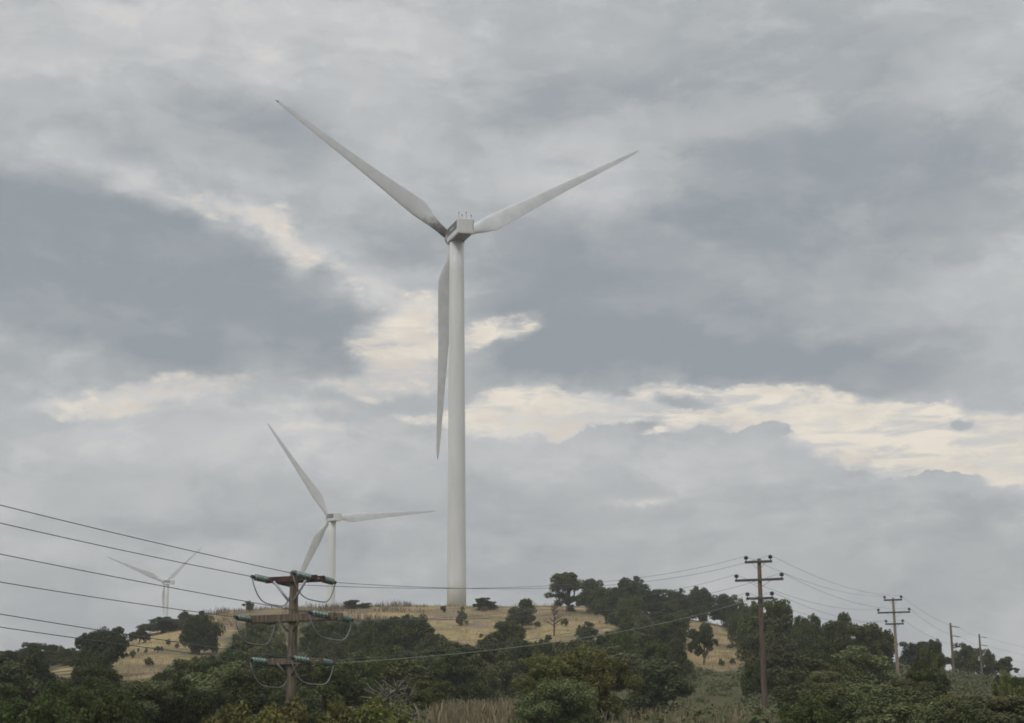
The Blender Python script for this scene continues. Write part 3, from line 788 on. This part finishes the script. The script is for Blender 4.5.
SIL = [(0, 651), (20, 645), (62, 648), (72, 651), (84, 637), (100, 632), (118, 630), (126, 640), (150, 632), (175, 622), (200, 614), (240, 608), (600, 607), (612, 592), (650, 590), (740, 598), (800, 611), (830, 625), (885, 636), (905, 646), (970, 646), (995, 657), (1010, 668), (1018, 678), (1030, 680)]
def blocked(px, top, bot, w, y):
    for u in (-.42, -.2, 0, .2, .42):
        for v in (.08, .3, .55, .8):
            q = (px + u * w, top + (bot - top) * v)
            for P in OPEN:
                if inside(q, P): return True
    # keep the poles in view down to where the photo loses them
    for ppx, py, low in ((294, 48, 697), (763, 104, 716), (897, 159, 679), (955, 195, 696), (983, 228, 694)):
        if y < py + 1 and abs(px - ppx) < .52 * w + 5 and top < low: return True
    return False
PLACE = [('dark oak', 'oak'), ('grey green tree', 'mid')]
def zone(px, y):
    """where a tree of the wood stands, said by what is near it"""
    if y < 95:
        for lim, t in ((110, 'at the near end of the lowest wires'), (215, 'in the darkest thicket under the lowest wires'), (330, 'around the foot of the strain pole'), (440, 'between the strain pole and the dead grass'),
                       (540, 'around the tall dead grass'), (650, 'under the bright olive shrub'), (760, 'along the brown earth before the reddish pole'), (880, 'just past the foot of the reddish pole'), (2000, 'below the thin grey poles')):
            if px < lim: return t
    for lim, t in ((110, 'under the wooded ridge oaks'), (215, 'below the bare tan slope'), (290, 'behind the strain pole, tan slope side'), (360, 'behind the strain pole, turbine side'),
                   (450, 'on the slope before the big turbine tower'), (540, 'on the slope under the straw field'), (640, 'below the pair of crest oaks'), (690, 'below the peaked oak'),
                   (765, 'around the straw bank'), (830, 'below the large round crowned oak'), (900, 'between the reddish and the pale crossarm poles'), (2000, 'around the thin grey poles')):
        if px < lim: return t
ROWY = [(600, 240), (612, 232), (625, 212), (640, 182), (655, 148), (670, 112), (684, 86), (697, 64), (710, 48), (722, 40)]
def nearkind(px, y, r):
    if px < 215: return 'darkbush' if r.random() < .75 else 'greybush'
    if px < 440: return 'olive' if r.random() < .6 else 'greybush'
    if px < 650: return 'olive' if r.random() < .5 else 'greybush'
    if px < 880: return 'darkbush' if r.random() < .6 else 'greybush'
    return 'olive' if r.random() < .6 else 'greybush'
WORD = {'oak': 'dark oak', 'mid': 'grey green tree', 'olive': 'olive green shrub', 'greybush': 'grey green shrub', 'darkbush': 'dark green shrub'}
by_label = {}
ORD = ['leftmost', 'second from the left', 'third from the left', 'fourth from the left', 'fifth from the left', 'sixth from the left', 'seventh from the left', 'eighth from the left', 'ninth from the left', 'tenth from the left', 'eleventh from the left', 'twelfth from the left']
def fill_wood(limit, seed):
    """plant the wood until every bearing that shows trees in the photo has one, far ones first"""
    rnd = random.Random(seed); G = 5; cells = set()
    SX = [a for a, _ in SIL]; SR_ = [b for _, b in SIL]
    for cx in range(-12, 1040, G):
        for cy in range(600, 724, G):
            if any(abs(cx - q) < 15 and cy < lw for q, lw in ((294, 697), (763, 716), (897, 679), (955, 696), (983, 694))): continue
            if cy > interp(cx, SX, SR_) + 3 and not any(inside((cx, cy), P) for P in OPEN): cells.add((cx, cy))
    def cover(px, top, bot, w, test=False):
        hh = min(bot, 740) - top; k = 0; w *= .88; hh *= .92
        for c in list(cells):
            u = (c[0] - px) / (w * .42); v = (c[1] - (top + hh * .5)) / (hh * .46)
            if u * u + v * v < 1:
                k += 1
                if not test: cells.discard(c)
        return k
    for px, y, top, w in done: cover(px, top, top + w * .8, w)
    made = 0; miss = 0
    while cells and made < limit and miss < 5000:
        c = rnd.choice(sorted(cells)) if miss % 3 else min(rnd.sample(sorted(cells), min(6, len(cells))), key=lambda q: q[1])
        y = interp(c[1], [a for a, _ in ROWY], [b for _, b in ROWY]) * rnd.uniform(.9, 1.1)
        y = max(38, min(y, 238)); shrink = max(.45, 1 - miss / 3500)
        px = c[0] + rnd.uniform(-8, 8); top = c[1] - rnd.uniform(3, 14)
        gz = ground(at(px, 690, y).x, y); bot = proj((at(px, 690, y).x, y, gz))[1]
        wm = (rnd.uniform(3.2, 6.2) if y > 90 else rnd.uniform(2.2, 3.8)) * shrink
        w = wm * F / (y / CP)
        sil = max(interp(px + d * w, SX, SR_) for d in (-.35, -.15, .15, .35)) + rnd.uniform(0, 4)
        top = max(top, sil); h = rowz(top, px, y) - gz
        if h > 1.6 * wm: w *= 1.25; wm *= 1.25
        if h < .45 * wm or h > 9.5 or (y < 50 and h > 7.5) or blocked(px, top, min(bot, 735), w, y): miss += 1; continue
        if cover(px, top, bot, w, True) < (5 if miss < 400 else 3 if miss < 1500 else 2): miss += 1; continue
        kd = nearkind(px, y, rnd) if y < 88 else ('mid' if rnd.random() < .38 else 'oak')
        z_ = zone(px, y); o = plant(kd, px, y, top, w, '%s %s' % (WORD[kd], z_), '%ss %s' % (WORD[kd], z_))
        by_label.setdefault(o['label'], []).append((px, o)); cover(px, top, bot, w); made += 1; miss = 0 if miss < 800 else miss - 100
    print('wood', made, 'left', len(cells))
done = [(px, y, top, w) for k_, px, y, top, w, lab in SPEC]
fill_wood(270, 4)

n_dot = 0
rd = random.Random(77)
while n_dot < 30:
    px, y = rd.choice([(rd.uniform(110, 245), rd.uniform(160, 290)), (rd.uniform(420, 615), rd.uniform(225, 290)), (rd.uniform(690, 745), rd.uniform(120, 260))])
    x = at(px, 640, y).x; z = ground(x, y); q = proj((x, y, z + .5))
    if openness(x, y, z) < .8: continue
    w = rd.uniform(3, 9); kd = rd.choice(['brownbush', 'mid', 'mid'])
    where = 'bare tan slope' if px < 300 else ('straw field on the crest' if px < 640 else 'straw bank by the reddish pole')
    o = plant(kd, q[0], y, q[1] - w * rd.uniform(.3, .7), w, 'tiny %s bush dotted on the %s' % ('brown' if kd == 'brownbush' else 'grey green', where), 'tiny %s bushes dotted on the %s' % ('brown' if kd == 'brownbush' else 'grey green', where))
    n_dot += 1; by_label.setdefault(o['label'], []).append((q[0], o))
for lab, L_ in by_label.items():
    if 1 < len(L_) <= 12:
        for k, (px, o) in enumerate(sorted(L_, key=lambda q: q[0])):
            o['label'] = lab + ', ' + ORD[k]
            if len(o['label'].split()) > 16: o['label'] = o['label'].replace('grey green', 'greyish')

# brown scrub along the crest and dry grass: nobody could count them
def scatter(name, label, n, fn, mat, seed):
    g = random.Random(seed); b = MB()
    for i in range(n):
        r_ = fn(g)
        if r_ is None: continue
        x, y, h, w, k = r_; z = ground(x, y)
        for j in range(k):
            a = g.uniform(0, 2 * PI); ox, oy = g.gauss(0, w), g.gauss(0, w); hh = h * g.uniform(.5, 1.1); t = g.uniform(.012, .03) * (1 + h)
            lx, ly = g.gauss(0, .22) * hh, g.gauss(0, .22) * hh
            dx, dy = math.cos(a) * t, math.sin(a) * t
            b.add([(x + ox - dx, y + oy - dy, z - .05), (x + ox + dx, y + oy + dy, z - .05), (x + ox + lx + dx * .4, y + oy + ly + dy * .4, z + hh), (x + ox + lx - dx * .4, y + oy + ly - dy * .4, z + hh * .97)], [(0, 1, 2, 3)])
    tag(b.build(name, mat), label, None, kind='stuff')
def grass_mat(name, a, c):
    m = bpy.data.materials.new(name); m.use_nodes = True; T = NT(m.node_tree); p = T.n['Principled BSDF']; p.inputs['Roughness'].default_value = .8
    geo = T.new('ShaderNodeNewGeometry'); T.l.new(T.mix(geo.outputs['Random Per Island'], (*a, 1), (*c, 1)), p.inputs['Base Color']); return m
G_dry = grass_mat('dry grass', (.2, .155, .08), (.42, .33, .18))
G_scrub = grass_mat('brown scrub', (.09, .07, .045), (.2, .15, .10))
G_tall = grass_mat('tall dead grass', (.11, .09, .05), (.30, .24, .14))
def f_field(g):
    px = g.choice([g.uniform(100, 250), g.uniform(415, 620), g.uniform(415, 620), g.uniform(680, 750)]); y = g.uniform(150, 315); x = at(px, 620, y).x
    if openness(x, y, ground(x, y)) < .5: return None
    return x, y, g.uniform(.25, .6), .35, 6
scatter('dry_grass', 'dry straw coloured grass covering the open slopes', 3800, f_field, G_dry, 3)
def f_scrub(g):
    px = g.uniform(205, 560); y = g.uniform(265, 318) ; x = at(px, 610, y).x
    if px > 425 and y < 300: return None
    k = mnoise.noise(Vector((x * .12, y * .12, 7.7)))
    if k < -.12: return None
    return x, y, g.uniform(.2, .7) + max(0, k) * 1.6, .5, 9
scatter('brown_scrub', 'low brown scrub fringing the crest of the hill', 1700, f_scrub, G_scrub, 4)
def f_tall(g):
    px = g.gauss(484, 27); y = g.uniform(64, 86); x = at(px, 700, y).x
    return x, y, g.uniform(.5, 1.15), .25, 12
scatter('tall_grass', 'tall dead grass standing below the straw field', 480, f_tall, G_tall, 5)
def f_low(g):
    px = g.uniform(-10, 1034); y = g.uniform(30, 120); x = at(px, 700, y).x
    return x, y, g.uniform(.3, .8), .3, 6
scatter('undergrowth_grass', 'mixed dry grass between the near bushes', 2600, f_low, G_tall, 6)
def scatter_brush(n, seed):
    g = random.Random(seed); b = MB()
    for i in range(n):
        px = g.uniform(-20, 1044); y = g.choice([g.uniform(60, 130), g.uniform(110, 240), g.uniform(180, 300)]); x = at(px, 660, y).x; z = ground(x, y)
        if openness(x, y, z) > .15: continue
        q = proj((x, y, z))
        if 436 < q[0] < 530 and y < 95: continue
        if 600 < q[0] < 750 and y < 135 and g.random() < .75: continue
        w = g.uniform(.5, 1.3); hh = w * g.uniform(.6, 1.1)
        if y > 255 and px > 380: hh *= .5
        for j in range(26):
            d = Vector((g.gauss(0, 1), g.gauss(0, 1), abs(g.gauss(0, 1)))).normalized(); r_ = g.uniform(.5, 1)
            c = Vector((x, y, z)) + Vector((d.x * w * r_, d.y * w * r_, d.z * hh * r_))
            t = d.cross(Vector((g.gauss(0, 1), g.gauss(0, 1), g.gauss(0, 1)))).normalized(); u = d.cross(t); k = g.uniform(.09, .2)
            b.add([c - t * k, c + u * k * .6, c + t * k, c - u * k * .6], [(0, 1, 2, 3)])
    tag(b.build('undergrowth', F_grey), 'low grey green undergrowth covering the ground between the oaks', None, kind='stuff')
scatter_brush(7500, 9)
